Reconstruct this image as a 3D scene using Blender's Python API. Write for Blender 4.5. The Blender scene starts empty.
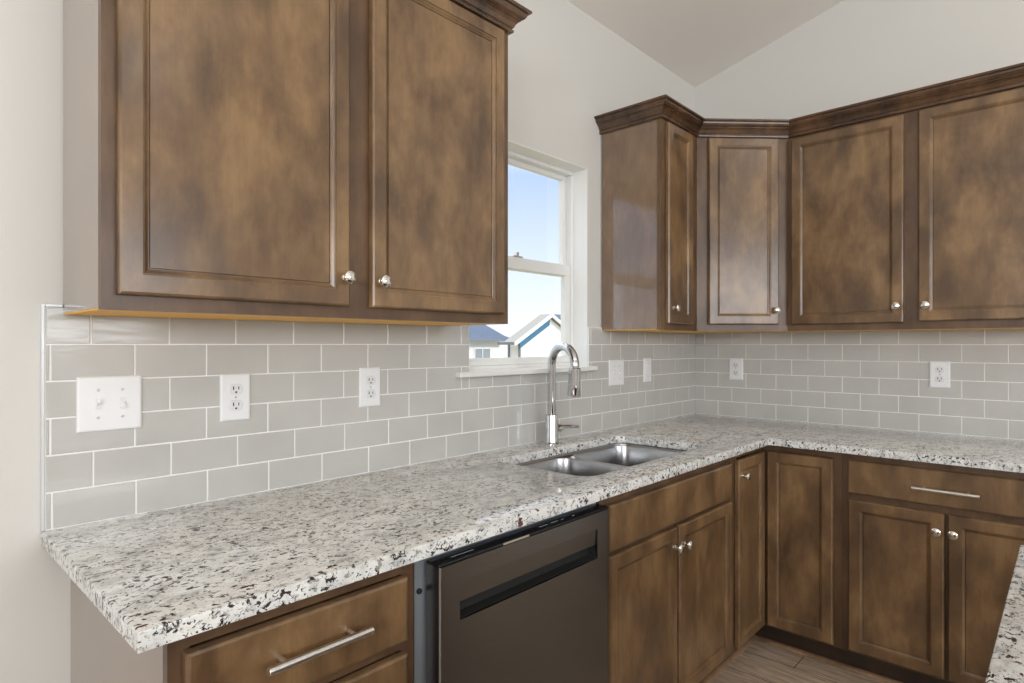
import bpy, bmesh, math, random
from mathutils import Vector, Matrix
random.seed(7)
S = bpy.context.scene
COL = S.collection
PI = math.pi

# ------------------------------------------------------------------ camera
cam_d = bpy.data.cameras.new('camera')
cam = bpy.data.objects.new('camera', cam_d); COL.objects.link(cam)
cam_d.sensor_fit = 'HORIZONTAL'; cam_d.sensor_width = 36.0
cam_d.lens = 602.66 / 1024 * 36.0
cam_d.shift_y = 3.3 / 1024
cam_d.clip_start = 0.02; cam_d.clip_end = 300
cam.location = (-3.2322, -1.5761, 1.3022)
cam.rotation_euler = (PI / 2, 0, 0.748495 - PI / 2)
S.camera = cam

# ------------------------------------------------------------------ world, sun, fill lamps, exposure
S.view_settings.view_transform = 'Standard'
S.view_settings.look = 'None'
S.view_settings.gamma = 1.0
S.view_settings.use_curve_mapping = False
S.view_settings.exposure = 0.0

world = bpy.data.worlds.new('sky'); S.world = world
world.use_nodes = True
wn = world.node_tree; wn.nodes.clear()
w_out = wn.nodes.new('ShaderNodeOutputWorld')
w_bg = wn.nodes.new('ShaderNodeBackground')
w_tc = wn.nodes.new('ShaderNodeTexCoord')
w_sep = wn.nodes.new('ShaderNodeSeparateXYZ')
w_cr = wn.nodes.new('ShaderNodeValToRGB')
wn.links.new(w_tc.outputs['Generated'], w_sep.inputs[0])
wn.links.new(w_sep.outputs['Z'], w_cr.inputs[0])
wn.links.new(w_cr.outputs[0], w_bg.inputs[0])
wn.links.new(w_bg.outputs[0], w_out.inputs[0])
e = w_cr.color_ramp.elements
e[0].position = 0.0; e[0].color = (1.15, 1.2, 1.25, 1)
e[1].position = 0.27; e[1].color = (0.58, 0.76, 1.06, 1)
m_ = w_cr.color_ramp.elements.new(0.10); m_.color = (0.92, 1.04, 1.2, 1)
m_ = w_cr.color_ramp.elements.new(0.5); m_.color = (1.9, 2.0, 2.1, 1)  # sky above the view, brightened to light the window recess
w_bg.inputs[1].default_value = 1.0

sun_d = bpy.data.lights.new('sun', 'SUN'); sun_d.energy = 2.0; sun_d.angle = 0.01
sun_d.color = (1.0, 0.96, 0.9)
sun = bpy.data.objects.new('sun', sun_d); COL.objects.link(sun)
sun.rotation_euler = Vector((-0.35, 0.75, -0.55)).to_track_quat('-Z', 'Y').to_euler()

def area(name, loc, direction, sx, sy, power, color):
    d = bpy.data.lights.new(name, 'AREA'); d.shape = 'RECTANGLE'
    d.size = sx; d.size_y = sy; d.energy = power; d.color = color
    o = bpy.data.objects.new(name, d); COL.objects.link(o)
    o.location = loc; o.rotation_euler = Vector(direction).to_track_quat('-Z', 'Y').to_euler()
    return o
# area lamps added just inside the unseen rear windows, in place of daylight
area('daylight_fill_back', (-6.42, -3.2, 1.82), (1, 0, 0), 2.5, 1.05, 95, (0.92, 0.96, 1.0))
area('daylight_fill_front', (-2.9, -5.42, 1.87), (0, 1, 0), 3.3, 0.95, 72, (0.93, 0.965, 1.0))
# point lights without fixtures, added behind the camera to brighten the ceiling
for lx, ly in ((-5.0, -2.4), (-3.6, -3.3), (-5.2, -4.4), (-1.8, -4.4)):
    d_ = bpy.data.lights.new('ceiling_fill_light', 'POINT'); d_.energy = 11.5; d_.shadow_soft_size = 0.12; d_.color = (1.0, 0.97, 0.93)
    o_ = bpy.data.objects.new('ceiling_fill_light', d_); COL.objects.link(o_); o_.location = (lx, ly, 2.77 - 0.26 * ly - 0.45)

# ------------------------------------------------------------------ materials
def lin(r, g, b):
    f = lambda c: ((c / 255 + 0.055) / 1.055) ** 2.4 if c > 10 else c / 255 / 12.92
    return (f(r), f(g), f(b), 1)

class NT:
    def __init__(self, name):
        self.m = bpy.data.materials.new(name); self.m.use_nodes = True
        self.t = self.m.node_tree; self.b = self.t.nodes['Principled BSDF']
    def n(self, kind, **kw):
        x = self.t.nodes.new(kind)
        for k, v in kw.items(): setattr(x, k, v)
        return x
    def l(self, a, b): self.t.links.new(a, b)
    def set(self, **kw):
        for k, v in kw.items(): self.b.inputs[k.replace('_', ' ')].default_value = v
    def pos(self, scale=(1, 1, 1), rand=False, rot=(0, 0, 0)):
        g = self.n('ShaderNodeNewGeometry'); mp = self.n('ShaderNodeMapping')
        mp.inputs['Scale'].default_value = scale; mp.inputs['Rotation'].default_value = rot
        if rand:
            oi = self.n('ShaderNodeObjectInfo'); mu = self.n('ShaderNodeVectorMath', operation='MULTIPLY_ADD')
            cb = self.n('ShaderNodeCombineXYZ')
            for i in range(3): self.l(oi.outputs['Random'], cb.inputs[i])
            mu.inputs[1].default_value = (7.3, 11.1, 5.7)
            self.l(cb.outputs[0], mu.inputs[0]); self.l(g.outputs['Position'], mu.inputs[2])
            self.l(mu.outputs[0], mp.inputs[0])
        else:
            self.l(g.outputs['Position'], mp.inputs[0])
        return mp.outputs[0]
    def noise(self, vec, scale, detail=3, rough=0.5, dist=0.0):
        x = self.n('ShaderNodeTexNoise'); x.inputs['Scale'].default_value = scale
        x.inputs['Detail'].default_value = detail; x.inputs['Roughness'].default_value = rough
        x.inputs['Distortion'].default_value = dist
        self.l(vec, x.inputs['Vector']); return x.outputs['Fac']
    def ramp(self, fac, stops, interp='LINEAR'):
        x = self.n('ShaderNodeValToRGB'); cr = x.color_ramp; cr.interpolation = interp
        cr.elements[0].position, cr.elements[0].color = stops[0]
        cr.elements[1].position, cr.elements[1].color = stops[-1]
        for p, c in stops[1:-1]:
            k = cr.elements.new(p); k.color = c
        self.l(fac, x.inputs[0]); return x.outputs[0]
    def mix(self, fac, a, b, mode='MIX'):
        x = self.n('ShaderNodeMix', data_type='RGBA', blend_type=mode)
        for s, v in ((x.inputs[0], fac), (x.inputs[6], a), (x.inputs[7], b)):
            if hasattr(v, 'links'): self.l(v, s)
            else: s.default_value = v
        return x.outputs[2]
    def bump(self, h, strength=0.1, dist=0.01):
        x = self.n('ShaderNodeBump'); x.inputs['Strength'].default_value = strength
        x.inputs['Distance'].default_value = dist
        self.l(h, x.inputs['Height']); self.l(x.outputs[0], self.b.inputs['Normal'])

def simple(name, col, rough=0.5, metal=0.0, spec=0.5, coat=0.0):
    t = NT(name); t.set(Base_Color=col, Roughness=rough, Metallic=metal)
    t.b.inputs['Specular IOR Level'].default_value = spec
    t.b.inputs['Coat Weight'].default_value = coat; t.b.inputs['Coat Roughness'].default_value = 0.08
    return t.m

def paint(name, col, rough=0.6):
    t = NT(name); p = t.pos()
    n = t.noise(p, 180, 2)
    t.set(Base_Color=col, Roughness=rough)
    t.bump(n, 0.06, 0.002); return t.m

def stained_wood(name, dark, mid, light, rough=0.26, coat=0.35, cior=1.5, crough=0.18):
    t = NT(name)
    v1 = t.pos((1, 1, 0.55), rand=True)
    mott = t.noise(v1, 8.0, 6, 0.58, 0.2)
    c = t.ramp(mott, [(0.34, dark), (0.5, mid), (0.66, light)])
    v4 = t.pos((1, 1, 0.45), rand=True)
    fm = t.noise(v4, 30, 4, 0.6)
    fmr = t.ramp(fm, [(0.3, (0.84, 0.83, 0.82, 1)), (0.68, (1.08, 1.08, 1.08, 1))])
    c = t.mix(0.85, c, fmr, 'MULTIPLY')
    v2 = t.pos((1, 1, 0.035), rand=True)
    gr = t.noise(v2, 230, 3, 0.6)
    g = t.ramp(gr, [(0.3, (0.92, 0.915, 0.91, 1)), (0.7, (1.03, 1.03, 1.03, 1))])
    c2 = t.mix(1.0, c, g, 'MULTIPLY')
    v3 = t.pos((1, 1, 0.22), rand=True)
    st = t.noise(v3, 34, 3, 0.6)
    s = t.ramp(st, [(0.30, (0.86, 0.855, 0.85, 1)), (0.62, (1.05, 1.05, 1.05, 1))])
    c3 = t.mix(0.7, c2, s, 'MULTIPLY')
    t.l(c3, t.b.inputs['Base Color'])
    t.set(Roughness=rough)
    t.b.inputs['Specular IOR Level'].default_value = 0.5
    t.b.inputs['Coat Weight'].default_value = coat; t.b.inputs['Coat IOR'].default_value = cior
    t.b.inputs['Coat Roughness'].default_value = crough
    t.bump(gr, 0.03, 0.002)
    return t.m

M = {}
M['wood'] = stained_wood('stained_maple', lin(90, 68, 47), lin(118, 91, 63), lin(142, 112, 77), 0.28, 0.3)
M['frame'] = stained_wood('shaded_face_frame', lin(82, 60, 42), lin(98, 73, 51), lin(114, 87, 61), 0.4, 0.12)  # door stain darkened, shade on the frames put into the colour
M['crown'] = stained_wood('stained_crown', lin(58, 38, 22), lin(82, 56, 34), lin(102, 72, 44), 0.26, 0.5, 1.55, 0.2)
M['panel'] = stained_wood('stained_side_panel', lin(110, 84, 60), lin(120, 92, 66), lin(130, 100, 72), 0.2, 1.0, 1.72, 0.08)
M['raw'] = simple('raw_maple_underside', (0.88, 0.46, 0.05, 1), 0.5)
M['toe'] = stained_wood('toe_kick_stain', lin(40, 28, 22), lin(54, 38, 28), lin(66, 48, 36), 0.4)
M['wall'] = paint('wall_paint', (0.67, 0.655, 0.62, 1))
M['reveal'] = paint('skylit_return_paint', (0.88, 0.88, 0.87, 1), 0.4)  # whiter than the wall, sky light on the returns put into the paint
M['ceil'] = paint('ceiling_paint', (0.88, 0.84, 0.79, 1))
M['white'] = simple('white_plastic', (0.86, 0.87, 0.89, 1), 0.3)
M['white2'] = simple('white_plastic_insert', (0.80, 0.81, 0.84, 1), 0.25)
M['vinyl'] = simple('white_vinyl', (0.84, 0.84, 0.82, 1), 0.35)
M['sill'] = simple('painted_sill', (0.84, 0.83, 0.81, 1), 0.35)
M['slot'] = simple('dark_slot', (0.02, 0.02, 0.02, 1), 0.5)
M['screw'] = simple('screw_head', (0.55, 0.55, 0.56, 1), 0.35, 0.3)
M['grout'] = simple('grout', (0.90, 0.895, 0.88, 1), 0.8, spec=0.2)
M['edge'] = simple('edge_strip', (0.66, 0.67, 0.68, 1), 0.3, 0.2)
M['nickel'] = simple('polished_nickel', (0.80, 0.77, 0.73, 1), 0.12, 1.0)
M['bar'] = simple('satin_nickel', (0.74, 0.72, 0.69, 1), 0.28, 1.0)
M['chrome'] = simple('chrome', (0.60, 0.61, 0.63, 1), 0.05, 1.0)
M['black'] = simple('black_plastic', (0.012, 0.013, 0.016, 1), 0.18)
M['mark'] = simple('control_marking', (0.5, 0.52, 0.55, 1), 0.4)
M['tub'] = simple('dishwasher_tub', (0.36, 0.39, 0.43, 1), 0.35, 0.6)
M['rubber'] = simple('rubber', (0.01, 0.01, 0.01, 1), 0.6)

def steel(name, col, rough, sc):
    t = NT(name); v = t.pos(sc)
    n = t.noise(v, 400, 2, 0.6)
    c = t.ramp(n, [(0.3, tuple(x * 0.9 for x in col[:3]) + (1,)), (0.7, col)])
    t.l(c, t.b.inputs['Base Color'])
    t.set(Metallic=1.0, Roughness=rough)
    t.bump(n, 0.02, 0.001); return t.m
M['slate'] = steel('dark_stainless', (0.215, 0.213, 0.208, 1), 0.26, (0.02, 1, 1))
M['sink'] = steel('brushed_sink_steel', (0.44, 0.44, 0.445, 1), 0.27, (1, 1, 0.03))

def tile_mat():
    t = NT('glazed_tile')
    v = t.pos(); n = t.noise(v, 5.5, 3)
    c = t.ramp(n, [(0.3, lin(190, 189, 185)), (0.7, lin(198, 197, 193))])
    t.l(c, t.b.inputs['Base Color'])
    t.set(Roughness=0.12); t.b.inputs['Specular IOR Level'].default_value = 0.55
    v2 = t.pos((0.35, 0.35, 1.6)); w = t.noise(v2, 38, 2)
    t.bump(w, 0.05, 0.006)
    return t.m
M['tile'] = tile_mat()

def granite_mat():
    t = NT('speckled_granite')
    v = t.pos((0.75, 1.25, 1.0), rot=(0, 0, 0.35))
    base = t.noise(v, 26, 5, 0.65)
    c = t.ramp(base, [(0.30, lin(172, 172, 170)), (0.45, lin(210, 210, 207)), (0.62, lin(230, 230, 227)), (0.76, lin(208, 202, 188))])
    # grey translucent patches
    gp = t.noise(t.pos((0.8, 1.3, 1), rot=(0, 0, 0.5)), 62, 4, 0.7)
    gm = t.ramp(gp, [(0.56, (0, 0, 0, 1)), (0.64, (1, 1, 1, 1))])
    c = t.mix(gm, c, lin(150, 146, 142))
    # dark grains
    dk = t.noise(t.pos((0.8, 1.05, 1.0), rot=(0, 0, 0.25)), 100, 3, 0.62, 0.5)
    clus = t.noise(t.pos(), 14, 2)
    mm = t.n('ShaderNodeMath', operation='MULTIPLY_ADD'); mm.inputs[1].default_value = 0.22
    t.l(clus, mm.inputs[0]); t.l(dk, mm.inputs[2])
    dm = t.ramp(mm.outputs[0], [(0.695, (0, 0, 0, 1)), (0.72, (1, 1, 1, 1))])
    c = t.mix(dm, c, lin(58, 54, 55))
    bk = t.noise(t.pos((1.0, 0.85, 1.0), rot=(0, 0, 0.6)), 58, 4, 0.7, 0.4)
    bmk = t.ramp(bk, [(0.635, (0, 0, 0, 1)), (0.66, (1, 1, 1, 1))])
    c = t.mix(bmk, c, lin(70, 64, 62))
    # burgundy garnets
    rg = t.noise(t.pos((0.7, 1.3, 1), rot=(0, 0, 0.3)), 46, 2, 0.5, 0.3)
    rm = t.ramp(rg, [(0.70, (0, 0, 0, 1)), (0.72, (1, 1, 1, 1))])
    c = t.mix(rm, c, lin(88, 52, 52))
    # small specks
    sp = t.noise(t.pos((0.8, 1.2, 1)), 210, 2, 0.6)
    sm = t.ramp(sp, [(0.62, (0, 0, 0, 1)), (0.68, (0.85, 0.85, 0.85, 1))])
    c = t.mix(sm, c, lin(96, 90, 86))
    t.l(c, t.b.inputs['Base Color'])
    t.set(Roughness=0.10); t.b.inputs['Specular IOR Level'].default_value = 0.4
    return t.m
M['granite'] = granite_mat()

def floor_mat():
    t = NT('wood_look_plank')
    br = t.n('ShaderNodeTexBrick'); v = t.pos(rot=(0, 0, PI / 2))
    t.l(v, br.inputs['Vector'])
    br.inputs['Scale'].default_value = 1.0; br.inputs['Brick Width'].default_value = 1.2; br.inputs['Row Height'].default_value = 0.17
    br.inputs['Mortar Size'].default_value = 0.002; br.offset = 0.37
    br.inputs['Color1'].default_value = lin(160, 142, 124); br.inputs['Color2'].default_value = lin(194, 176, 156)
    br.inputs['Mortar'].default_value = lin(60, 48, 40)
    g = t.noise(t.pos((1, 0.09, 1)), 70, 5, 0.7, 0.4)
    gc = t.ramp(g, [(0.32, (0.5, 0.46, 0.43, 1)), (0.62, (1.25, 1.22, 1.2, 1))])
    c = t.mix(1.0, br.outputs['Color'], gc, 'MULTIPLY')
    t.l(c, t.b.inputs['Base Color']); t.set(Roughness=0.4); return t.m
M['floor'] = floor_mat()

def glass_mat():
    m = bpy.data.materials.new('window_glass'); m.use_nodes = True
    t = m.node_tree; t.nodes.clear()
    o = t.nodes.new('ShaderNodeOutputMaterial'); tr = t.nodes.new('ShaderNodeBsdfTransparent')
    gl = t.nodes.new('ShaderNodeBsdfGlossy'); gl.inputs['Roughness'].default_value = 0.0
    fr = t.nodes.new('ShaderNodeFresnel'); fr.inputs[0].default_value = 1.45
    mx = t.nodes.new('ShaderNodeMixShader')
    ge = t.nodes.new('ShaderNodeNewGeometry'); mt = t.nodes.new('ShaderNodeMath'); mt.operation = 'MULTIPLY_ADD'
    # the far face of the pane passes straight through
    mt.inputs[1].default_value = -1.0; mt.inputs[2].default_value = 1.0
    t.links.new(ge.outputs['Backfacing'], mt.inputs[0])
    m2 = t.nodes.new('ShaderNodeMath'); m2.operation = 'MULTIPLY'
    t.links.new(fr.outputs[0], m2.inputs[0]); t.links.new(mt.outputs[0], m2.inputs[1])
    t.links.new(m2.outputs[0], mx.inputs[0]); t.links.new(tr.outputs[0], mx.inputs[1]); t.links.new(gl.outputs[0], mx.inputs[2])
    t.links.new(mx.outputs[0], o.inputs[0]); return m
M['glass'] = glass_mat()

def siding_mat():
    t = NT('white_lap_siding')
    w = t.n('ShaderNodeTexWave'); w.bands_direction = 'Z'; w.wave_profile = 'SAW'
    w.inputs['Scale'].default_value = 1.6
    t.l(t.pos(), w.inputs['Vector'])
    t.set(Base_Color=(0.86, 0.86, 0.85, 1), Roughness=0.6)
    t.bump(w.outputs['Fac'], 0.5, 0.03); return t.m
M['siding'] = siding_mat()
def shingle_mat():
    t = NT('blue_grey_shingle')
    n = t.noise(t.pos(), 9, 4, 0.7)
    c = t.ramp(n, [(0.3, lin(72, 84, 104)), (0.7, lin(100, 114, 136))])
    t.l(c, t.b.inputs['Base Color']); t.set(Roughness=0.9); return t.m
M['shingle'] = shingle_mat()
M['sunlit_shingle'] = simple('sunlit_pale_shingle', lin(165, 163, 157), 0.9)  # gable roof paled, sunlight on the shingles put into the colour
M['trim_w'] = simple('exterior_white_trim', (0.85, 0.86, 0.87, 1), 0.5)
M['soffit_shade'] = simple('exterior_soffit_shadow', lin(62, 118, 152), 0.6)
M['spout'] = simple('grey_downspout', lin(120, 128, 138), 0.5)
M['shade'] = simple('dark_window_pane', lin(150, 158, 165), 0.15)
def ground_mat():
    t = NT('dry_lawn'); n = t.noise(t.pos(), 3, 5, 0.7)
    c = t.ramp(n, [(0.3, lin(140, 132, 100)), (0.7, lin(172, 164, 132))])
    t.l(c, t.b.inputs['Base Color']); t.set(Roughness=0.95); return t.m
M['ground'] = ground_mat()

# ------------------------------------------------------------------ mesh helpers
GROUPS = {'wall_cabinet': 'wall cabinets around the window and corner', 'base_cabinet': 'base cabinets under the granite worktop',
          'wall_outlet': 'duplex outlets in the tile backsplash', 'light_switch': 'light switch plates in the tile backsplash',
          'tile_backsplash': 'subway tile backsplashes', 'house': 'neighbouring houses seen through the window'}
def thing(name, label, cat, loc, group=None):
    o = bpy.data.objects.new(name, None); COL.objects.link(o)
    o.empty_display_size = 0.05; o.location = loc
    o['label'] = label; o['category'] = cat
    g = group or GROUPS.get(name)
    if g: o['group'] = g
    return o

def origin(p):
    v = Vector((0, 0, 0))
    while p is not None:
        v += Vector(p.location); p = p.parent
    return v

def obj(name, bm, mat, parent=None, smooth=False, recalc=True):
    if recalc: bmesh.ops.recalc_face_normals(bm, faces=bm.faces[:])
    off = origin(parent)
    for v in bm.verts: v.co -= off
    me = bpy.data.meshes.new(name); bm.to_mesh(me); bm.free()
    mats = mat if isinstance(mat, (list, tuple)) else [mat]
    for m in mats: me.materials.append(m)
    if smooth:
        for p in me.polygons: p.use_smooth = True
        try: me.set_sharp_from_angle(angle=math.radians(smooth if smooth is not True else 35))
        except Exception: pass
    o = bpy.data.objects.new(name, me); COL.objects.link(o)
    if parent is not None: o.parent = parent
    return o

def tag(o, label, cat, group=None):
    o['label'] = label; o['category'] = cat
    if group: o['group'] = group
    return o

def struct(o):
    o['kind'] = 'structure'; return o

class F:  # local frame on a face: u along, v up (z), w outward
    def __init__(s, o, u, w):
        s.o = Vector(o); s.u = Vector(u).normalized(); s.w = Vector(w).normalized(); s.z = Vector((0, 0, 1))
    def __call__(s, a, b, c): return s.o + s.u * a + s.z * b + s.w * c
FA = F((0, 0, 0), (1, 0, 0), (0, -1, 0))        # window wall: u = x
FB = F((0, 0, 0), (0, -1, 0), (-1, 0, 0))       # right wall: u = -y
WORLD = lambda a, b, c: Vector((a, b, c))

def nb(): return bmesh.new()

def box(bm, x0, x1, y0, y1, z0, z1, fr=WORLD, bev=0.0, seg=1):
    vs = [bm.verts.new(fr(x, y, z)) for x in (x0, x1) for y in (y0, y1) for z in (z0, z1)]
    fs = [bm.faces.new([vs[i] for i in q]) for q in ((0, 1, 3, 2), (4, 6, 7, 5), (0, 4, 5, 1), (2, 3, 7, 6), (0, 2, 6, 4), (1, 5, 7, 3))]
    if bev > 0:
        es = list({e for f in fs for e in f.edges})
        bmesh.ops.bevel(bm, geom=es, offset=bev, segments=seg, affect='EDGES', profile=0.5)

def fbox(bm, fr, u0, u1, v0, v1, w0, w1, bev=0.0, seg=1):
    box(bm, u0, u1, v0, v1, w0, w1, fr, bev, seg)

def loft(bm, loops, cap0=True, cap1=True, closed=True):
    L = [[bm.verts.new(p) for p in lp] for lp in loops]
    n = len(L[0])
    for a, b in zip(L, L[1:]):
        for i in range(n if closed else n - 1):
            j = (i + 1) % n
            bm.faces.new((a[i], a[j], b[j], b[i]))
    if cap0: bm.faces.new(L[0])
    if cap1: bm.faces.new(list(reversed(L[-1])))
    return L

def lathe(bm, base, axis, prof, n=20):
    axis = Vector(axis).normalized()
    t = Vector((0, 0, 1)) if abs(axis.z) < 0.9 else Vector((1, 0, 0))
    a = axis.cross(t).normalized(); b = axis.cross(a)
    loops = [[Vector(base) + axis * h + (a * math.cos(2 * PI * k / n) + b * math.sin(2 * PI * k / n)) * max(r, 1e-5) for k in range(n)] for r, h in prof]
    loft(bm, loops)

def tube(bm, pts, radii, n=14):
    pts = [Vector(p) for p in pts]
    if not isinstance(radii, (list, tuple)): radii = [radii] * len(pts)
    loops = []; prev = None
    for i, p in enumerate(pts):
        d = (pts[min(i + 1, len(pts) - 1)] - pts[max(i - 1, 0)]).normalized()
        if prev is None:
            t = Vector((0, 0, 1)) if abs(d.z) < 0.9 else Vector((1, 0, 0))
            a = d.cross(t).normalized()
        else:
            a = (prev - d * prev.dot(d)).normalized()
        prev = a; b = d.cross(a)
        loops.append([p + (a * math.cos(2 * PI * k / n) + b * math.sin(2 * PI * k / n)) * radii[i] for k in range(n)])
    loft(bm, loops)

def rrect(x0, x1, y0, y1, r, n=8):
    out = []
    for cx, cy, a0 in ((x1 - r, y1 - r, 0), (x0 + r, y1 - r, PI / 2), (x0 + r, y0 + r, PI), (x1 - r, y0 + r, 3 * PI / 2)):
        for k in range(n + 1):
            a = a0 + PI / 2 * k / n
            out.append((cx + r * math.cos(a), cy + r * math.sin(a)))
    return out

def fill_with_holes(bm, outer, holes, z):
    es = []; rings = []
    for lp in [outer] + holes:
        vs = [bm.verts.new((x, y, z)) for x, y in lp]
        rings.append(vs)
        for i in range(len(vs)): es.append(bm.edges.new((vs[i], vs[(i + 1) % len(vs)])))
    bmesh.ops.triangle_fill(bm, use_beauty=True, use_dissolve=False, edges=es)
    return rings

def skirt(bm, ra, pts, z):
    rb = [bm.verts.new((x, y, z)) for x, y in pts]
    n = len(ra)
    for i in range(n):
        j = (i + 1) % n
        bm.faces.new((ra[i], ra[j], rb[j], rb[i]))
    return rb

def offset_poly(pts, d):
    n = len(pts); area_ = sum(pts[i][0] * pts[(i + 1) % n][1] - pts[(i + 1) % n][0] * pts[i][1] for i in range(n))
    s = 1 if area_ > 0 else -1
    out = []
    for i in range(n):
        p0, p1, p2 = Vector(pts[i - 1]), Vector(pts[i]), Vector(pts[(i + 1) % n])
        d1 = (p1 - p0).normalized(); d2 = (p2 - p1).normalized()
        n1 = Vector((d1.y, -d1.x)) * s; n2 = Vector((d2.y, -d2.x)) * s
        k = 1 + n1.dot(n2)
        q = p1 + (n1 + n2) * (d / max(k, 0.2))
        out.append((q.x, q.y))
    return out

# ------------------------------------------------------------------ room shell
WX0, WX1, SILL, HEAD = -1.7657, -1.0425, 1.186, 2.084
XB, YF = -6.5, -5.5
bm = nb(); box(bm, XB - .14, 0.14, YF - .14, 0.14, -0.05, 0)
struct(obj('floor', bm, M['floor']))
bm = nb()
for x0, x1, z0, z1 in ((XB, WX0, 0, 2.77), (WX1, 0.14, 0, 2.77), (WX0, WX1, 0, SILL), (WX0, WX1, HEAD, 2.77)):
    box(bm, x0, x1, 0, 0.14, z0, z1)
struct(obj('wall_left', bm, M['wall']))
zc = lambda y: 2.77 - 0.26 * y
bm = nb()
loft(bm, [[(x, 0, 0), (x, 0, zc(0)), (x, YF, zc(YF)), (x, YF, 0)] for x in (0, 0.14)])
struct(obj('wall_right', bm, M['wall']))
bm = nb()
for y0, y1, z0, z1 in ((YF, -4.5, 0, zc(YF)), (-1.9, 0, 0, zc(-1.9)), (-4.5, -1.9, 0, 1.25), (-4.5, -1.9, 2.35, zc(-3))):
    loft(bm, [[(x, y0, z0), (x, y0, min(z1, zc(y0))), (x, y1, min(z1, zc(y1))), (x, y1, z0)] for x in (XB - 0.14, XB)])
struct(obj('wall_back', bm, M['wall']))
bm = nb()
for x0, x1, z0, z1 in ((XB - .14, -4.6, 0, zc(YF)), (-1.2, 0.14, 0, zc(YF)), (-4.6, -1.2, 0, 1.35), (-4.6, -1.2, 2.35, zc(YF))):
    box(bm, x0, x1, YF - .14, YF, z0, z1)
struct(obj('wall_front', bm, M['wall']))
bm = nb()
loft(bm, [[(x, 0.14, zc(0.14)), (x, YF - .14, zc(YF - .14)), (x, YF - .14, zc(YF - .14) + .1), (x, 0.14, zc(0.14) + .1)] for x in (XB - .14, 0.14)])
struct(obj('ceiling', bm, M['ceil']))

# unseen windows, set high to keep the base cabinets dim: frames with glass
def rear_window(name, fr, u0, u1, v0, v1):
    bm = nb(); t = 0.05
    for a in ((u0, u1, v0, v0 + t), (u0, u1, v1 - t, v1), (u0, u0 + t, v0 + t, v1 - t), (u1 - t, u1, v0 + t, v1 - t), ((u0 + u1) / 2 - .03, (u0 + u1) / 2 + .03, v0 + t, v1 - t)):
        fbox(bm, fr, a[0], a[1], a[2], a[3], -0.14, -0.08)
    w = obj(name, bm, M['vinyl']); struct(w)
    bm = nb(); fbox(bm, fr, u0 + t, u1 - t, v0 + t, v1 - t, -0.115, -0.11)
    obj('glass_pane', bm, M['glass'], w)
rear_window('window_2', F((XB, 0, 0), (0, -1, 0), (1, 0, 0)), 1.9, 4.5, 1.25, 2.35)
rear_window('window_3', F((0, YF, 0), (-1, 0, 0), (0, 1, 0)), 1.2, 4.6, 1.35, 2.35)

# kitchen window
win = bpy.data.objects.new('window_1', None); COL.objects.link(win); win.location = (-1.404, 0.1, SILL); struct(win)
FW = F((0, 0, 0), (1, 0, 0), (0, -1, 0))
def ring(bm, u0, u1, v0, v1, tl, tr, tb, tt, w0, w1, bev=0.002):
    fbox(bm, FW, u0, u1, v0, v0 + tb, w0, w1, bev); fbox(bm, FW, u0, u1, v1 - tt, v1, w0, w1, bev)
    fbox(bm, FW, u0, u0 + tl, v0 + tb, v1 - tt, w0, w1, bev); fbox(bm, FW, u1 - tr, u1, v0 + tb, v1 - tt, w0, w1, bev)
bm = nb(); ring(bm, WX0, WX1, SILL, HEAD, .018, .018, .035, .018, -0.139, -0.075)
obj('window_frame', bm, M['vinyl'], win)
bm = nb(); ring(bm, WX0 + .018, WX1 - .018, 1.61, HEAD - .018, .026, .026, .045, .020, -0.130, -0.106)
us = obj('upper_sash', bm, M['vinyl'], win)
bm = nb(); ring(bm, WX0 + .018, WX1 - .018, SILL + .035, 1.660, .036, .036, .030, .048, -0.105, -0.083)
ls = obj('lower_sash', bm, M['vinyl'], win)
bm = nb(); fbox(bm, FW, WX0 + .05, WX1 - .05, 1.65, HEAD - .04, -.120, -.116); obj('glass_pane', bm, M['glass'], us)
bm = nb(); fbox(bm, FW, WX0 + .05, WX1 - .05, SILL + .06, 1.62, -.096, -.092); obj('glass_pane', bm, M['glass'], ls)
bm = nb(); fbox(bm, FW, -1.435, -1.375, 1.660, 1.668, -.104, -.086, .002); fbox(bm, FW, -1.41, -1.395, 1.668, 1.684, -.1, -.09, .002)
obj('sash_lock', bm, M['bar'], win)
# drywall returns round the recess, whitened to imitate sky light
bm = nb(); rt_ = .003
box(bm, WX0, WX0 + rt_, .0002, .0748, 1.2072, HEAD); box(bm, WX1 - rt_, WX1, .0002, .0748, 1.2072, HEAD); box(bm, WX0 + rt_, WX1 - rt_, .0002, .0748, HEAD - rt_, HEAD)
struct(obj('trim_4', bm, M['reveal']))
# stool
bm = nb()
box(bm, -1.832, -1.010, -0.034, -0.0, 1.188, 1.207, bev=.003); box(bm, WX0 + .001, WX1 - .001, -0.005, 0.074, 1.188, 1.207)
struct(obj('trim_1', bm, M['sill']))

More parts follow.
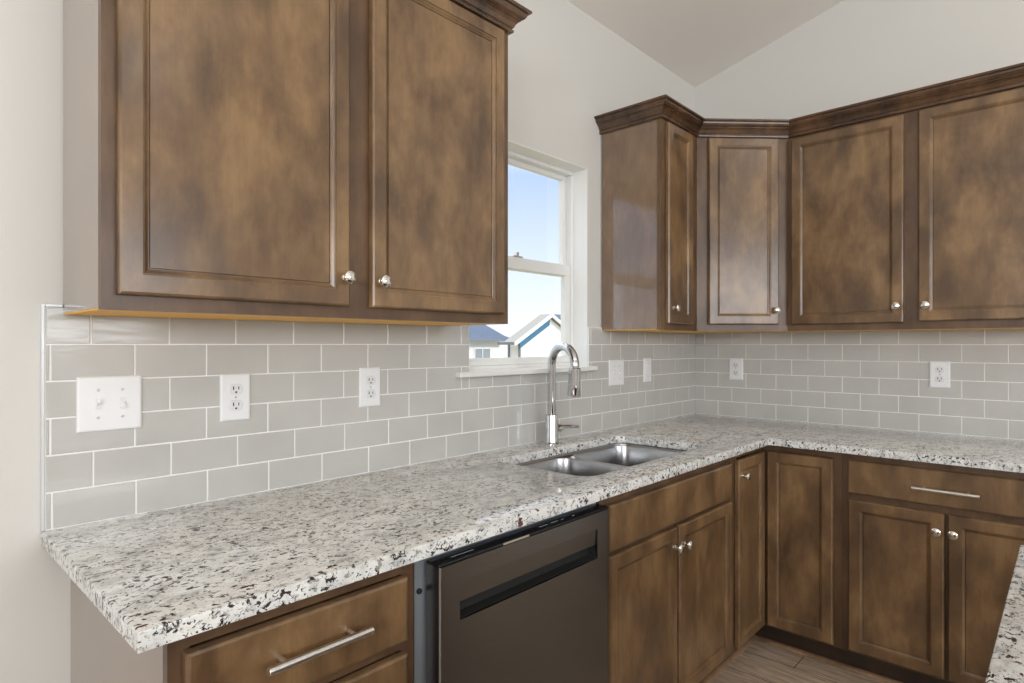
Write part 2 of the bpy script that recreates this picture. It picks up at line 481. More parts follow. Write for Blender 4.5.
# ------------------------------------------------------------------ tile backsplashes
h = 0.0778; P2 = 2 * h; Z0 = 0.914
def tile_wall(fr, u_lo, u_hi, joint0, name, label, cut=None):
    t = thing(name, label, 'backsplash', fr((u_lo + u_hi) / 2, Z0, 0))
    bm = nb(); g = 0.0018
    def put(a0, a1, b0, b1):
        if a1 - a0 < 0.004 or b1 - b0 < 0.004: return
        c0, c1, d0, d1 = a0 + g, a1 - g, b0 + g, b1 - g
        e_ = 0.0012
        tl = [random.uniform(-1, 1) * 0.00025 for _ in range(3)]
        W_ = lambda a, b, w: fr(a, b, w + (tl[0] + (tl[1] * ((a - c0) / (c1 - c0) - .5) + tl[2] * ((b - d0) / (d1 - d0) - .5)) * 1.0 if w > 0.005 else 0))
        loft(bm, [[W_(a, b, w) for a, b in ((c0 + i, d0 + i), (c1 - i, d0 + i), (c1 - i, d1 - i), (c0 + i, d1 - i))] for w, i in ((0.0012, 0), (0.0068, 0), (0.008, e_))])
    for r in range(6):
        b0, b1 = Z0 + r * h, Z0 + (r + 1) * h
        j = joint0[r % len(joint0)]
        k0 = math.floor((u_lo - j) / P2)
        a = j + k0 * P2
        while a < u_hi:
            a0, a1 = max(a, u_lo), min(a + P2, u_hi)
            if cut and a1 > cut[0] and a0 < cut[1] and b1 > cut[2]:
                if b0 < cut[2]:
                    put(max(a0, cut[0]), min(a1, cut[1]), b0, cut[2])
                if a0 < cut[0]: put(a0, cut[0], b0, b1)
                if a1 > cut[1]: put(cut[1], a1, b0, b1)
            else: put(a0, a1, b0, b1)
            a += P2
    obj('tiles', bm, M['tile'], t)
    bm = nb(); zt = Z0 + 6 * h
    if cut:
        fbox(bm, fr, u_lo, cut[0], Z0, zt, .0008, .0062); fbox(bm, fr, cut[1], u_hi, Z0, zt, .0008, .0062)
        fbox(bm, fr, cut[0], cut[1], Z0, cut[2], .0008, .0062)
    else: fbox(bm, fr, u_lo, u_hi, Z0, zt, .0008, .0062)
    obj('grout', bm, M['grout'], t)
    return t
tA = tile_wall(FA, -2.974, -0.0090, tuple(-0.0038 - 40 * P2 - d_ for d_ in (.0025, h + .007, .005, h + .010, .005, h + .011)), 'tile_backsplash', 'pale grey glazed subway tile backsplash on the window wall behind the faucet', cut=(WX0, WX1, 1.187))
bm = nb(); box(bm, -2.981, -2.9742, -.0088, -.0008, Z0, 1.388, bev=.001); box(bm, -2.974, -2.9435, -.0088, -.0008, 1.3815, 1.388, bev=.001)
obj('edge_strip', bm, M['edge'], tA)
tile_wall(FB, 0.0010, 1.62, (0.1399 - P2, 0.1399 - h - P2), 'tile_backsplash', 'pale grey glazed subway tile backsplash on the right wall holding two outlets')

# ------------------------------------------------------------------ cabinet parts
def door_bm(fr, u0, u1, v0, v1, w0, w1, st=0.0375, bv=0.0125, dp=0.008):
    bm = nb()
    def lp(i, w): return [fr(u0 + i, v0 + i, w), fr(u1 - i, v0 + i, w), fr(u1 - i, v1 - i, w), fr(u0 + i, v1 - i, w)]
    loft(bm, [lp(0, w0), lp(0, w1 - .006), lp(.0015, w1 - .003), lp(.005, w1), lp(st, w1), lp(st + .0008, w1 - .0030), lp(st + .0040, w1 - .0034), lp(st + .0085, w1 - .0075), lp(st + bv - .0012, w1 - .0088), lp(st + bv - .0006, w1 - .0118), lp(st + bv + .0012, w1 - .0118), lp(st + bv + .0020, w1 - .0085)])
    return bm
def slab_bm(fr, u0, u1, v0, v1, w0, w1):
    bm = nb()
    def lp(i, w): return [fr(u0 + i, v0 + i, w), fr(u1 - i, v0 + i, w), fr(u1 - i, v1 - i, w), fr(u0 + i, v1 - i, w)]
    loft(bm, [lp(0, w0), lp(0, w1 - .006), lp(.0015, w1 - .0025), lp(.006, w1)])
    return bm
KNOB = [(.0085, 0), (.0085, .002), (.0058, .004), (.0055, .012), (.0085, .016), (.0145, .0185), (.0158, .0215), (.0150, .0245), (.0115, .0275), (.006, .0292), (.0, .0297)]
def knob(fr, u, v, w, parent):
    bm = nb(); lathe(bm, fr(u, v, w), fr.w, KNOB, 18)
    obj('knob', bm, M['nickel'], parent, smooth=30)
def bar_pull(fr, u, v, w, parent, L=0.192, sp=0.128, off=.032):
    bm = nb(); tube(bm, [fr(u - L / 2, v, w + off), fr(u - L / 2 + .001, v, w + off), fr(u + L / 2 - .001, v, w + off), fr(u + L / 2, v, w + off)], [.0060, .0070, .0070, .0060], 16)
    for s in (-1, 1):
        tube(bm, [fr(u + s * sp / 2, v, w), fr(u + s * sp / 2, v, w + off)], .0048, 12)
    obj('handle', bm, M['bar'], parent, smooth=40)
def door(fr, u0, u1, v0, v1, w0, w1, parent, kn=None, name='door'):
    d = obj(name, door_bm(fr, u0, u1, v0, v1, w0, w1), M['wood'], parent)
    if kn: knob(fr, kn[0], kn[1], w1, d)
    return d
def frame_bm(fr, u0, u1, v0, v1, w0, w1, ml, mr, mb, mt, mids=(), rails=()):
    bm = nb()
    fbox(bm, fr, u0, u0 + ml, v0, v1, w0, w1); fbox(bm, fr, u1 - mr, u1, v0, v1, w0, w1)
    fbox(bm, fr, u0 + ml, u1 - mr, v0, v0 + mb, w0, w1); fbox(bm, fr, u0 + ml, u1 - mr, v1 - mt, v1, w0, w1)
    for a, b, c, d in mids: fbox(bm, fr, a, b, c, d, w0, w1)
    return bm

# ------------------------------------------------------------------ wall cabinets
UB, UT = 1.366, 2.272
DB, DT = 1.394, 2.250
FD = 0.305
# left two-door cabinet
c = thing('wall_cabinet', 'large brown stained two-door wall cabinet left of the window', 'cabinet', (-2.416, -.15, UB))
bm = nb(); box(bm, -2.943, -1.882, -.286, -.0085, UB + .003, UT); obj('carcass', bm, M['panel'], c)
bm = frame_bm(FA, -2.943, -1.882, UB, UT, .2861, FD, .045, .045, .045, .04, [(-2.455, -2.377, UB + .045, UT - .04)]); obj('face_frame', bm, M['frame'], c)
bm = nb(); box(bm, -2.942, -1.883, -.2855, -.010, UB, UB + .0028); obj('underside', bm, M['raw'], c)
door(FA, -2.920, -2.447, DB, DT, FD + .0025, .326, c, (-2.462, 1.459))
door(FA, -2.385, -1.915, DB, DT, FD + .0025, .326, c, (-2.362, 1.4575))
# narrow cabinet right of window
c = thing('wall_cabinet', 'narrow brown single-door wall cabinet beside the window', 'cabinet', (-.775, -.15, UB))
bm = nb(); box(bm, -.94, -.6105, -.286, -.0085, UB + .003, UT); obj('carcass', bm, M['panel'], c)
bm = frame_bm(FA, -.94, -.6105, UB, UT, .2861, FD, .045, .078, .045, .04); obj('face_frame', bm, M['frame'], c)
bm = nb(); box(bm, -.939, -.612, -.2855, -.010, UB, UB + .0028); obj('underside', bm, M['raw'], c)
door(FA, -.905, -.681, DB, DT, FD + .0025, .326, c, (-.868, 1.460))
# diagonal corner cabinet
s2 = math.sqrt(.5)
FDg = F((-.61, -.305, 0), (s2, -s2, 0), (-s2, -s2, 0)); LD = .305 / s2
c = thing('wall_cabinet', 'brown single-door diagonal wall cabinet set across the room corner', 'cabinet', (-.2, -.2, UB))
bm = nb()
pl = [(-.0085, -.0085), (-.61, -.0085), (-.61, -.291), (-.291, -.61), (-.0085, -.61)]
loft(bm, [[(x, y, z) for x, y in pl] for z in (UB + .003, UT)]); obj('carcass', bm, M['panel'], c)
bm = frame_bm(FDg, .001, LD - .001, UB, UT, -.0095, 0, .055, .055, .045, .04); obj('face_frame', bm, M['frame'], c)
bm = nb(); loft(bm, [[(x, y, z) for x, y in offset_poly(pl, -.002)] for z in (UB, UB + .0028)]); obj('underside', bm, M['raw'], c)
door(FDg, .052, .379, DB + .002, DT + .006, .0005, .020, c, (.363, 1.461))
# right two-door cabinet
c = thing('wall_cabinet', 'wide brown two-door wall cabinet on the right wall', 'cabinet', (-.15, -1.095, UB))
bm = nb(); fbox(bm, FB, .6105, 1.58, UB + .003, UT, .0085, .286); obj('carcass', bm, M['panel'], c)
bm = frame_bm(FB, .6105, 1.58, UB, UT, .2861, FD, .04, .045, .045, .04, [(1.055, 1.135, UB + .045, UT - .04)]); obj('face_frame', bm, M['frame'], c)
bm = nb(); fbox(bm, FB, .612, 1.579, UB, UB + .0028, .010, .2855); obj('underside', bm, M['raw'], c)
door(FB, .628, 1.069, DB, DT, FD + .0025, .326, c, (1.0445, 1.462))
door(FB, 1.120, 1.561, DB + .004, DT + .003, FD + .0025, .326, c, (1.1455, 1.462))

# crown
CP = [(.0005, 0), (.009, 0), (.0125, .002), (.0135, .006), (.0125, .010), (.009, .012), (.009, .0145), (.0125, .0165), (.0145, .021), (.0185, .029), (.0245, .0355), (.029, .038), (.029, .0405), (.033, .0415), (.0385, .046), (.0425, .053), (.0435, .0585), (.0435, .0605), (.0515, .0612), (.053, .064), (.053, .069), (.051, .071), (.0005, .071)]
def crown(path, label):
    zb = 2.260
    n = len(path); dirs = [(Vector(path[i + 1]) - Vector(path[i])).normalized() for i in range(n - 1)]
    nor = [Vector((d.y, -d.x)) for d in dirs]
    loops = []
    for o_, z_ in CP:
        lp = []
        for i, p in enumerate(path):
            p = Vector(p)
            if i == 0: q = p + nor[0] * o_
            elif i == n - 1: q = p + nor[-1] * o_
            else:
                a, b = nor[i - 1], nor[i]; q = p + (a + b) * (o_ / (1 + a.dot(b)))
            lp.append((q.x, q.y, zb + z_))
        loops.append(lp)
    bm = nb(); L = loft(bm, loops, False, False, closed=False)
    L2 = list(zip(*L))
    bm.faces.new(L2[0]); bm.faces.new(list(reversed(L2[-1])))
    for i in range(n - 1): bm.faces.new((L[0][i], L[0][i + 1], L[-1][i + 1], L[-1][i]))
    bm_o = obj('crown_molding', bm, M['crown'], None)
    # origin near the piece
    ctr = Vector((sum(p[0] for p in path) / n, sum(p[1] for p in path) / n, zb))
    bm_o.data.transform(Matrix.Translation(-ctr)); bm_o.location = ctr
    tag(bm_o, label, 'crown moulding')
crown([(-2.943, -.0005), (-2.943, -.305), (-1.882, -.305), (-1.882, -.0005)], 'dark brown crown moulding along the top of the left two-door cabinet')
crown([(-.94, -.0005), (-.94, -.305), (-.61, -.305), (-.305, -.61), (-.305, -1.58)], 'dark brown crown moulding bending around the corner above three wall cabinets')

# ------------------------------------------------------------------ base cabinets
BF = 0.605; BD = 0.625; TK = 0.102; BT = 0.8845
# drawer base
c = thing('base_cabinet', 'brown drawer base cabinet at the left end of the counter', 'cabinet', (-2.706, -.3, 0))
bm = nb(); box(bm, -2.929, -2.478, -.586, -.001, TK, BT); box(bm, -2.929, -2.478, -.535, -.001, 0, TK); obj('carcass', bm, M['panel'], c)
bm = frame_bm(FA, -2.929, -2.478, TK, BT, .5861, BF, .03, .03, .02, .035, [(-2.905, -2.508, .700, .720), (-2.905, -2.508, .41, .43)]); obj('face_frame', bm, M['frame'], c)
for v0, v1, hv in ((.7215, .8475, .7905), (.425, .6985, .60), (.122, .405, .30)):
    d = obj('drawer', slab_bm(FA, -2.909, -2.5045, v0, v1, BF + .0025, BD), M['wood'], c)
    bar_pull(FA, -2.7055, hv, BD, d)
bm = nb(); box(bm, -2.928, -2.478, -.5375, -.5351, 0, TK); obj('toe_kick', bm, M['toe'], c)
# sink base
c = thing('base_cabinet', 'brown two-door base cabinet with a false drawer front under the sink', 'cabinet', (-1.37, -.3, 0))
bm = nb(); box(bm, -1.828, -.914, -.586, -.02, TK, .60)
box(bm, -1.828, -1.815, -.586, -.02, .60, BT); box(bm, -.927, -.914, -.586, -.02, .60, BT); box(bm, -1.828, -.914, -.535, -.02, 0, TK)
obj('carcass', bm, M['panel'], c)
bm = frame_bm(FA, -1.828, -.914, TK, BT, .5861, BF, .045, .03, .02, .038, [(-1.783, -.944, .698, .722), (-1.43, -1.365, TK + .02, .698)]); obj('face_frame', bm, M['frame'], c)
obj('false_front', slab_bm(FA, -1.80, -.968, .716, .848, BF + .0025, BD), M['wood'], c)
door(FA, -1.80, -1.404, .120, .7015, BF + .0025, BD, c, (-1.426, .640))
door(FA, -1.387, -.968, .120, .7015, BF + .0025, BD, c, (-1.361, .636))
bm = nb(); box(bm, -1.828, -.914, -.5375, -.5351, 0, TK); obj('toe_kick', bm, M['toe'], c)
# corner cabinet with an L-shaped door pair
c = thing('base_cabinet', 'brown corner base cabinet with two doors meeting in the inside corner', 'cabinet', (-.4, -.4, 0))
bm = nb(); pl = [(-.02, -.02), (-.9135, -.02), (-.9135, -.586), (-.586, -.586), (-.586, -.9135), (-.02, -.9135)]
loft(bm, [[(x, y, z) for x, y in pl] for z in (TK, BT)])
pl = [(-.02, -.02), (-.9135, -.02), (-.9135, -.535), (-.535, -.535), (-.535, -.9135), (-.02, -.9135)]
loft(bm, [[(x, y, z) for x, y in pl] for z in (0, TK)]); obj('carcass', bm, M['panel'], c)
bm = nb()
fbox(bm, FA, -.9135, -.605, .855, BT, .5861, BF); fbox(bm, FA, -.9135, -.605, TK, TK + .018, .5861, BF); fbox(bm, FA, -.9135, -.885, TK + .018, .855, .5861, BF)
fbox(bm, FB, .586, .9135, .855, BT, .5861, BF); fbox(bm, FB, .586, .9135, TK, TK + .018, .5861, BF); fbox(bm, FB, .875, .9135, TK + .018, .855, .5861, BF)
obj('face_frame', bm, M['frame'], c)
door(FA, -.903, -.632, .113, .850, BF + .0025, BD, c, (-.868, .785))
door(FB, .6275, .883, .113, .852, BF + .0025, BD, c)
bm = nb(); box(bm, -.9135, -.5351, -.5375, -.5351, 0, TK); box(bm, -.5375, -.5351, -.9135, -.5376, 0, TK); obj('toe_kick', bm, M['toe'], c)
# right base
c = thing('base_cabinet', 'brown base cabinet with a wide drawer over two doors on the right wall', 'cabinet', (-.3, -1.25, 0))
bm = nb(); fbox(bm, FB, .914, 1.584, TK, BT, .02, .586); fbox(bm, FB, .914, 1.584, 0, TK, .02, .535); obj('carcass', bm, M['panel'], c)
bm = frame_bm(FB, .914, 1.584, TK, BT, .5861, BF, .035, .035, .02, .035, [(.949, 1.549, .698, .732), (1.215, 1.285, TK + .02, .698)]); obj('face_frame', bm, M['frame'], c)
d = obj('drawer', slab_bm(FB, .9366, 1.5614, .7265, .8545, BF + .0025, BD), M['wood'], c); bar_pull(FB, 1.249, .786, BD, d, L=.196)
door(FB, .938, 1.2443, .114, .7015, BF + .0025, BD, c, (1.2232, .6375))
door(FB, 1.2545, 1.561, .114, .7015, BF + .0025, BD, c, (1.2720, .6372))
bm = nb(); fbox(bm, FB, .914, 1.584, 0, TK, .5351, .5375); obj('toe_kick', bm, M['toe'], c)

# shoe moulding at the toe kicks
M['shoe'] = stained_wood('shoe_moulding_stain', lin(120, 94, 70), lin(150, 118, 90), lin(170, 136, 106), 0.35)
def shoe(name, fr, u0, u1, mitre):
    bm = nb(); r = .016; pr = [(0, 0), (r, 0)] + [(r * math.cos(a), r * math.sin(a)) for a in (PI / 8, PI / 4, 3 * PI / 8)] + [(0, r)]
    L0 = [fr(u0, v, .538 + w) for w, v in pr]; L1 = [fr(u1 + (w if mitre else 0), v, .538 + w) for w, v in pr]
    loft(bm, [L0, L1]); struct(obj(name, bm, M['shoe']))
shoe('trim_2', FA, -1.828, -.538 - .017, False)
shoe('trim_3', FB, .538, 1.584, False)

# ------------------------------------------------------------------ granite worktop with sink cut-out
def slab(name, outer, holes, label, cat, z0=.885, z1=.914, e_=.004):
    bm = nb()
    oi = offset_poly(outer, -e_); hi = [offset_poly(hh, e_) for hh in holes]
    oo = offset_poly(outer, -e_ * .3); ho = [offset_poly(hh, e_ * .3) for hh in holes]
    r = fill_with_holes(bm, oi, hi, z1)
    rb = []
    for k, ring_ in enumerate(r):
        mid = oo if k == 0 else ho[k - 1]; full = outer if k == 0 else holes[k - 1]
        a = skirt(bm, ring_, mid, z1 - e_ * .3); a = skirt(bm, a, full, z1 - e_); a = skirt(bm, a, full, z0); rb.append(a)
    es = [bm.edges.get((v[i], v[(i + 1) % len(v)])) for v in rb for i in range(len(v))]
    bmesh.ops.triangle_fill(bm, use_beauty=True, use_dissolve=False, edges=es)
    o = obj(name, bm, M['granite'], None, smooth=30)
    cx = sum(p[0] for p in outer) / len(outer); cy = sum(p[1] for p in outer) / len(outer)
    o.data.transform(Matrix.Translation((-cx, -cy, -z0))); o.location = (cx, cy, z0)
    tag(o, label, cat); return o
outer = [(-2.980, -.0005), (-2.980, -.652), (-.665, -.652), (-.665, -1.62), (-.0005, -1.62), (-.0005, -.0005)]
cut = rrect(-1.790, -1.018, -.540, -.150, .056, 8)
slab('worktop', outer, [cut], 'cream granite worktop with dark specks, L-shaped, cut out for the sink', 'countertop')
slab('worktop', [(-2.95, -2.5), (-1.69 - .012, -2.5), (-1.69, -2.488), (-1.69, -1.502 - .012), (-1.69 - .012, -1.502), (-2.95, -1.502)], [], 'cream speckled granite worktop of the island in the near right corner', 'countertop')
# island body
c = thing('island_cabinet', 'brown island base cabinet under the near right granite worktop', 'cabinet', (-2.3, -2.0, 0))
bm = nb(); box(bm, -2.92, -1.72, -2.30, -1.56, TK, BT); box(bm, -2.90, -1.74, -2.28, -1.62, 0, TK); obj('carcass', bm, M['panel'], c)
FI = F((0, 0, 0), (-1, 0, 0), (0, 1, 0))
for k in range(3):
    u0 = 1.73 + k * .395
    door(FI, u0 + .01, u0 + .385, .12, .84, -1.56 + .0005, -1.54, c, (u0 + .35, .78))

# ------------------------------------------------------------------ sink
c = thing('kitchen_sink', 'undermount stainless double-bowl sink set in the granite below the window', 'sink', (-1.40, -.345, .885))
SO = rrect(-1.803, -1.003, -.555, -.136, .07, 8)
HL = rrect(-1.792, -1.411, -.543, -.147, .06, 8); HR = rrect(-1.393, -1.014, -.543, -.147, .06, 8)
bm = nb()
r = fill_with_holes(bm, offset_poly(SO, -.004), [HL, HR], .873)
a = skirt(bm, r[0], SO, .8845); 
obj('rim', bm, M['sink'], c, smooth=40)
for nm, H_ in (('left', HL), ('right', HR)):
    bm = nb(); loops = []
    for i, z in ((0, .873), (-.002, .868), (-.004, .78), (-.008, .70), (-.014, .68), (-.028, .668), (-.045, .664)):
        loops.append([(x, y, z) for x, y in offset_poly(H_, i)])
    loft(bm, loops, False, True)
    bw = obj('bowl', bm, M['sink'], c, smooth=50)
    cx = sum(p[0] for p in H_) / len(H_)
    bm = nb(); lathe(bm, (cx, -.345, .6642), (0, 0, 1), [(.045, 0), (.045, .002), (.038, .003), (.034, .0008), (.012, .0008), (.011, .004), (0, .004)], 24)
    obj('drain', bm, M['chrome'], bw, smooth=30)
# black grommet clip seen on the divider
bm = nb(); lathe(bm, (-1.402, -.19, .873), (0, 0, 1), [(.008, 0), (.009, .003), (.005, .006), (0, .0065)], 14)
obj('overflow_clip', bm, M['white2'], c, smooth=40)

# ------------------------------------------------------------------ faucet
fx, fy = -1.400, -.086
c = thing('faucet', 'chrome gooseneck pull-down faucet standing behind the sink', 'faucet', (fx, fy, .914))
bm = nb(); lathe(bm, (fx, fy, .9142), (0, 0, 1), [(.0285, 0), (.0285, .004), (.026, .007), (.0242, .012), (.0242, .112), (.023, .116), (.0175, .1175), (.0, .1175)], 28); obj('body', bm, M['chrome'], c, smooth=30)
sd = Vector((-.255, -.967, 0)).normalized(); R_ = .073; zt = 1.296 - R_
pts = [Vector((fx, fy, 1.029)), Vector((fx, fy, 1.12))]
NA = 22
for k in range(NA + 1):
    a = PI * k / NA * 1.04
    pts.append(Vector((fx, fy, zt)) + sd * (R_ - R_ * math.cos(a)) + Vector((0, 0, R_ * math.sin(a))))
bm = nb(); tube(bm, pts, [.0162] * len(pts), 18); obj('spout', bm, M['chrome'], c, smooth=50)
tip = pts[-1]; td = (pts[-1] - pts[-2]).normalized()
bm = nb(); lathe(bm, tip - td * .004, td, [(.0176, 0), (.0218, .003), (.0222, .03), (.0232, .060), (.0250, .100), (.0237, .106), (.0, .105)], 24); sh = obj('spray_head', bm, M['chrome'], c, smooth=40)
bm = nb(); side = Vector((-.72, .68, 0)) ; bp = tip + td * .055
for dz in (-.014, .012):
    lathe(bm, bp - td * dz + sd * -.0222, -sd, [(.006, 0), (.006, .004), (.004, .0055), (0, .0055)], 12)
obj('spray_button', bm, M['black'], sh, smooth=40)
bm = nb(); lathe(bm, (fx + .018, fy, .973), (1, 0, 0), [(.0165, 0), (.0165, .034), (.015, .038), (.010, .041), (0, .041)], 20); hb = obj('handle_hub', bm, M['chrome'], c, smooth=30)
bm = nb(); tube(bm, [(fx + .052, fy, .973), (fx + .07, fy, .975), (fx + .11, fy - .001, .973), (fx + .165, fy - .002, .966), (fx + .168, fy - .002, .9655)], [.0105, .0082, .0072, .0076, .0045], 14); obj('lever', bm, M['chrome'], hb, smooth=50)

# ------------------------------------------------------------------ dishwasher
c = thing('dishwasher', 'dark stainless dishwasher with pocket handle built in under the worktop', 'dishwasher', (-2.146, -.3, 0))
bm = nb(); box(bm, -2.472, -1.836, -.600, -.03, .09, .868); box(bm, -2.44, -1.86, -.54, -.05, 0, .09); obj('tub', bm, M['tub'], c)
DX0, DX1, DWF = -2.447, -1.845, .650
bm = nb()
def fb2(*a, **k): fbox(bm, FA, *a, **k)
PZ0, PZ1 = .733, .8115; PX0, PX1 = -2.393, -1.896
q = lambda u, v, w: bm.verts.new(FA(u, v, w))
# front skin with a hole, side walls and bevelled outer edge
def lpr(u0, u1, v0, v1, w): return [FA(u0, v0, w), FA(u1, v0, w), FA(u1, v1, w), FA(u0, v1, w)]
ZB, ZT = .115, .855
L = loft(bm, [lpr(DX0, DX1, ZB, ZT, .6055), lpr(DX0, DX1, ZB, ZT, DWF - .003), lpr(DX0 + .003, DX1 - .003, ZB + .003, ZT - .001, DWF), lpr(PX0, PX1, PZ0, PZ1, DWF), lpr(PX0 + .001, PX1 - .001, PZ0 + .001, PZ1 - .0005, DWF - .004)], True, False)
dr = obj('door', bm, M['slate'], c)
bm = nb()  # slanted upper plate of the pocket
pm = .7690
loft(bm, [[FA(u, PZ1 - .0006, DWF - .0045), FA(u, pm, DWF - .0058), FA(u, pm, DWF - .012), FA(u, PZ1 - .0006, DWF - .009)] for u in (PX0 + .0012, PX1 - .0012)])
obj('handle_plate', bm, M['slate'], dr)
bm = nb()  # dark pocket
loft(bm, [[FA(u, PZ0 + .001, DWF - .0043), FA(u, PZ0 + .004, DWF - .030), FA(u, pm, DWF - .034), FA(u, pm, DWF - .0125)] for u in (PX0 + .0012, PX1 - .0012)], True, True)
bmesh.ops.delete(bm, geom=[f for f in bm.faces if abs(f.normal.y) > 0.99 and False], context='FACES')
# remove the open front face of the pocket
fr_faces = [f for f in bm.faces if len(f.verts) == 4 and all(min(abs((-v.co.y) - (DWF - .0043)), abs((-v.co.y) - (DWF - .0125))) < 1e-4 for v in f.verts)]
bmesh.ops.delete(bm, geom=fr_faces, context='FACES_ONLY')
obj('handle_pocket', bm, M['rubber'], dr, recalc=False)
bm = nb(); fbox(bm, FA, DX0, DX1, ZT + .0002, ZT + .005, .6055, DWF - .0015, bev=.0015); cpn = obj('control_panel', bm, M['black'], c)
for u0, u1, w0, w1 in ((-2.40, -2.335, .628, .6300), (-2.07, -2.045, .628, .631), (-2.03, -2.02, .628, .631), (-1.985, -1.975, .628, .631), (-2.115, -2.085, .628, .631)):
    bm = nb(); fbox(bm, FA, u0, u1, ZT + .005, ZT + .0053, w0, w1); obj('button_marking', bm, M['mark'], cpn)
bm = nb(); fbox(bm, FA, -2.262, -2.175, ZT + .0005, ZT + .0052, DWF - .0014, DWF - .0008); obj('status_strip', bm, M['bar'], cpn)
bm = nb(); lathe(bm, FA(-2.461, .80, .6), (0, -1, 0), [(.006, 0), (.006, .004), (0, .005)], 12); obj('bumper', bm, M['rubber'], c)
bm = nb(); box(bm, -2.44, -1.85, -.585, -.5501, .0, .108); obj('toe_panel', bm, M['black'], c)

# ------------------------------------------------------------------ switches and outlets
def plate_bm(fr, u, v, wd, ht, w=.0082, t=.006):
    bm = nb()
    def lp(i, ww): return [fr(u - wd / 2 + i, v - ht / 2 + i, ww), fr(u + wd / 2 - i, v - ht / 2 + i, ww), fr(u + wd / 2 - i, v + ht / 2 - i, ww), fr(u - wd / 2 + i, v + ht / 2 - i, ww)]
    loft(bm, [lp(0, w), lp(0, w + t * .45), lp(.0015, w + t * .8), lp(.005, w + t)])
    return bm
PT = .0082 + .006
def screw(fr, u, v, parent):
    bm = nb(); lathe(bm, fr(u, v, PT), fr.w, [(.0034, 0), (.0030, .0009), (0, .0011)], 12); obj('screw', bm, M['screw'], parent)
def toggle(fr, u, v, parent, up):
    bm = nb(); fbox(bm, fr, u - .0052, u + .0052, v - .012, v + .012, PT, PT + .0012)
    tg = obj('toggle', bm, M['white2'], parent)
    bm = nb(); s = 1 if up else -1
    loft(bm, [[fr(u - a, v + s * (b - a2), w), fr(u + a, v + s * (b - a2), w), fr(u + a, v + s * (b + a2), w), fr(u - a, v + s * (b + a2), w)] for a, a2, b, w in ((.0042, .006, .001, PT + .001), (.0036, .0035, .0075, PT + .008))])
    obj('lever', bm, M['white'], tg)
def switch2(fr, u, v, label, small=False, hgt=.120, wd=.1235):
    c = thing('light_switch', label, 'switch', fr(u, v, .0082))
    obj('cover_plate', plate_bm(fr, u, v, wd, hgt), M['white'], c)
    for k, s in enumerate((-1, 1)):
        toggle(fr, u + s * .023, v, c, k == 0)
        screw(fr, u + s * .023, v + .030, c); screw(fr, u + s * .023, v - .030, c)
def outlet(fr, u, v, label, wd=.075, hgt=.1195):
    c = thing('wall_outlet', label, 'outlet', fr(u, v, .0082))
    obj('cover_plate', plate_bm(fr, u, v, wd, hgt), M['white'], c)
    for s in (1, -1):
        vc = v + s * .0205
        bm = nb(); pts = []
        for k in range(24):
            a = 2 * PI * k / 24; x = .0172 * math.cos(a); y = max(-.0135, min(.0135, .0172 * math.sin(a)))
            pts.append((x, y))
        loft(bm, [[fr(u + x * f, vc + y * f, w) for x, y in pts] for f, w in ((1.0, PT), (1.0, PT + .0014), (.94, PT + .0022))])
        r = obj('receptacle', bm, M['white2'], c)
        bm = nb(); w = PT + .0022
        fbox(bm, fr, u - .0079, u - .0052, vc - .0015, vc + .0075, w, w + .0003); fbox(bm, fr, u + .0054, u + .0077, vc - .0008, vc + .0068, w, w + .0003)
        lathe(bm, fr(u, vc - .0075, w), fr.w, [(.0027, 0), (.0027, .0003)], 10)
        obj('slots', bm, M['slot'], r)
    screw(fr, u, v, c)
def rocker(fr, u, v, label, wd=.072, hgt=.119):
    c = thing('light_switch', label, 'switch', fr(u, v, .0082))
    obj('cover_plate', plate_bm(fr, u, v, wd, hgt), M['white'], c)
    bm = nb(); fbox(bm, fr, u - .0165, u + .0165, v - .0335, v + .0335, PT, PT + .0012, bev=.0006); fr_ = obj('rocker_frame', bm, M['white2'], c)
    bm = nb()
    loft(bm, [[fr(a, v - .030, PT + .0012), fr(a, v + .030, PT + .0012), fr(a, v + .030, PT + .0045), fr(a, v, PT + .0025), fr(a, v - .030, PT + .0018)] for a in (u - .0135, u + .0135)])
    obj('rocker', bm, M['white'], fr_)
    screw(fr, u, v + .048, c); screw(fr, u, v - .048, c)
switch2(FA, -2.8587, 1.1725, 'white two-toggle switch plate at the left end of the backsplash')
outlet(FA, -2.5855, 1.1685, 'white duplex outlet just right of the two-toggle plate under the left cabinet')
outlet(FA, -2.1825, 1.1738, 'white duplex outlet left of the window, second after the two-toggle plate')
switch2(FA, -.8264, 1.1725, 'white two-toggle switch plate just right of the window sill')
rocker(FA, -.545, 1.176, 'white single rocker switch plate nearest the room corner')
outlet(FB, .2424, 1.1713, 'white duplex outlet on the right wall near the corner', hgt=.117, wd=.0745)
outlet(FB, 1.1508, 1.172, 'white duplex outlet on the right wall under the two-door cabinet', hgt=.117, wd=.0745)

# ------------------------------------------------------------------ outside: ground and neighbouring houses
bm = nb(); box(bm, -40, 90, 0.6, 110, -2.3, -2.1); struct(obj('ground', bm, M['ground']))
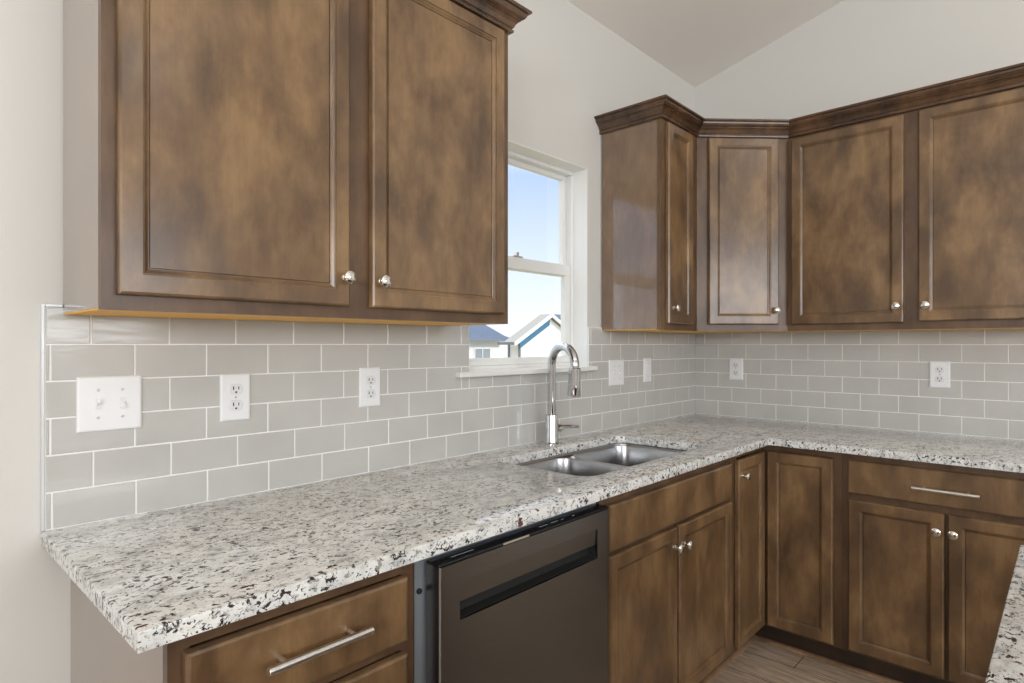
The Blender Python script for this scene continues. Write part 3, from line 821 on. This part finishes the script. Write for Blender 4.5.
# gabled house to the right
c = thing('house', 'white sided house with a steep gable facing the window', 'house', (25.5, 24, -2.1))
def gable(bm, x0, x1, y0, y1, zb, ze, xr, zr):
    loft(bm, [[(x0, y, zb), (x0, y, ze), (xr, y, zr), (x1, y, ze), (x1, y, zb)] for y in (y0, y1)])
bm = nb(); gable(bm, 22.92, 28.1, 22, 23.0, -2.1, 1.62, 25.5, 2.98); obj('wall', bm, M['siding'], c)
bm = nb(); gable(bm, 29.2, 38.0, 23.02, 26.2, -2.1, 1.9, 33.5, 1.95); obj('rear_wall', bm, M['siding'], c)
bm = nb()
sl = .522
for s in (-1, 1):
    xe = 25.5 + s * 3.35; ze = 3.2 - 3.35 * sl
    loft(bm, [[(25.5, y, 3.19), (xe, y, ze), (xe, y, ze - .10), (25.5, y, 3.09)] for y in (21.80, 22.7)])
obj('roof', bm, M['sunlit_shingle'], c)
bm = nb()
loft(bm, [[(x, 22.9, 1.9), (x, 26.4, 1.9), (x, 24.65, 3.42)] for x in (29.0, 38.3)])
obj('rear_roof', bm, M['shingle'], c)
bm = nb()
for s in (-1, 1):
    xe = 25.5 + s * 3.38; ze = 3.2 - 3.38 * sl
    loft(bm, [[(25.5, y, 3.21), (xe, y, ze), (xe, y, ze - .20), (25.5, y, 3.01)] for y in (21.70, 21.80)])
obj('fascia', bm, M['trim_w'], c)
bm = nb()
loft(bm, [[(25.5, y, 3.05), (22.75, y, 1.62), (22.75, y, 1.08), (25.5, y, 2.52)] for y in (21.93, 22.0)])
obj('soffit_shadow', bm, M['soffit_shade'], c)  # blue strip painting the shadow of the roof overhang on the wall
bm = nb(); box(bm, 22.1, 22.25, 21.8, 23.1, 1.30, 1.46); obj('gutter', bm, M['spout'], c)
for y in (22.02, 22.88):
    bm = nb(); box(bm, 22.82, 22.92, y, y + .1, -2.1, 1.4); obj('downspout', bm, M['spout'], c)
# hipped house to the left, farther off
c = thing('house', 'white house with a blue-grey hipped roof in the lower left of the window', 'house', (25, 34, -2.1))
bm = nb(); box(bm, 17, 29.9, 30.5, 35.9, -2.1, 1.70); obj('wall', bm, M['siding'], c)
bm = nb()
vs = [bm.verts.new(p) for p in ((16.3, 30, 1.70), (30.7, 30, 1.70), (30.7, 36.4, 1.70), (16.3, 36.4, 1.70), (19.2, 33.2, 3.25), (30.2, 33.2, 3.25))]
for q_ in ((0, 1, 5, 4), (1, 2, 5), (2, 3, 4, 5), (3, 0, 4), (3, 2, 1, 0)): bm.faces.new([vs[i] for i in q_])
obj('roof', bm, M['shingle'], c)
bm = nb(); box(bm, 16.3, 30.7, 29.9, 30.0, 1.55, 1.72); obj('fascia', bm, M['spout'], c)
bm = nb(); box(bm, 27.2, 28.9, 30.44, 30.5, -.4, 1.1); w_ = obj('window', bm, M['trim_w'], c)
for a in (27.3, 28.1):
    bm = nb(); box(bm, a, a + .7, 30.42, 30.44, -.3, 1.0); obj('pane', bm, M['shade'], w_)
# small roof behind, between the two
c = thing('house', 'distant house showing a small blue-grey roof between the other two', 'house', (36, 44, -2.1))
bm = nb(); box(bm, 38.5, 45, 44, 50, -2.1, 2.0); obj('wall', bm, M['siding'], c)
bm = nb()
vs = [bm.verts.new(p) for p in ((38, 43.5, 2.0), (45.5, 43.5, 2.0), (45.5, 50.5, 2.0), (38, 50.5, 2.0), (40, 47, 3.1), (44, 47, 3.1))]
for q_ in ((0, 1, 5, 4), (1, 2, 5), (2, 3, 4, 5), (3, 0, 4), (3, 2, 1, 0)): bm.faces.new([vs[i] for i in q_])
obj('roof', bm, M['shingle'], c)
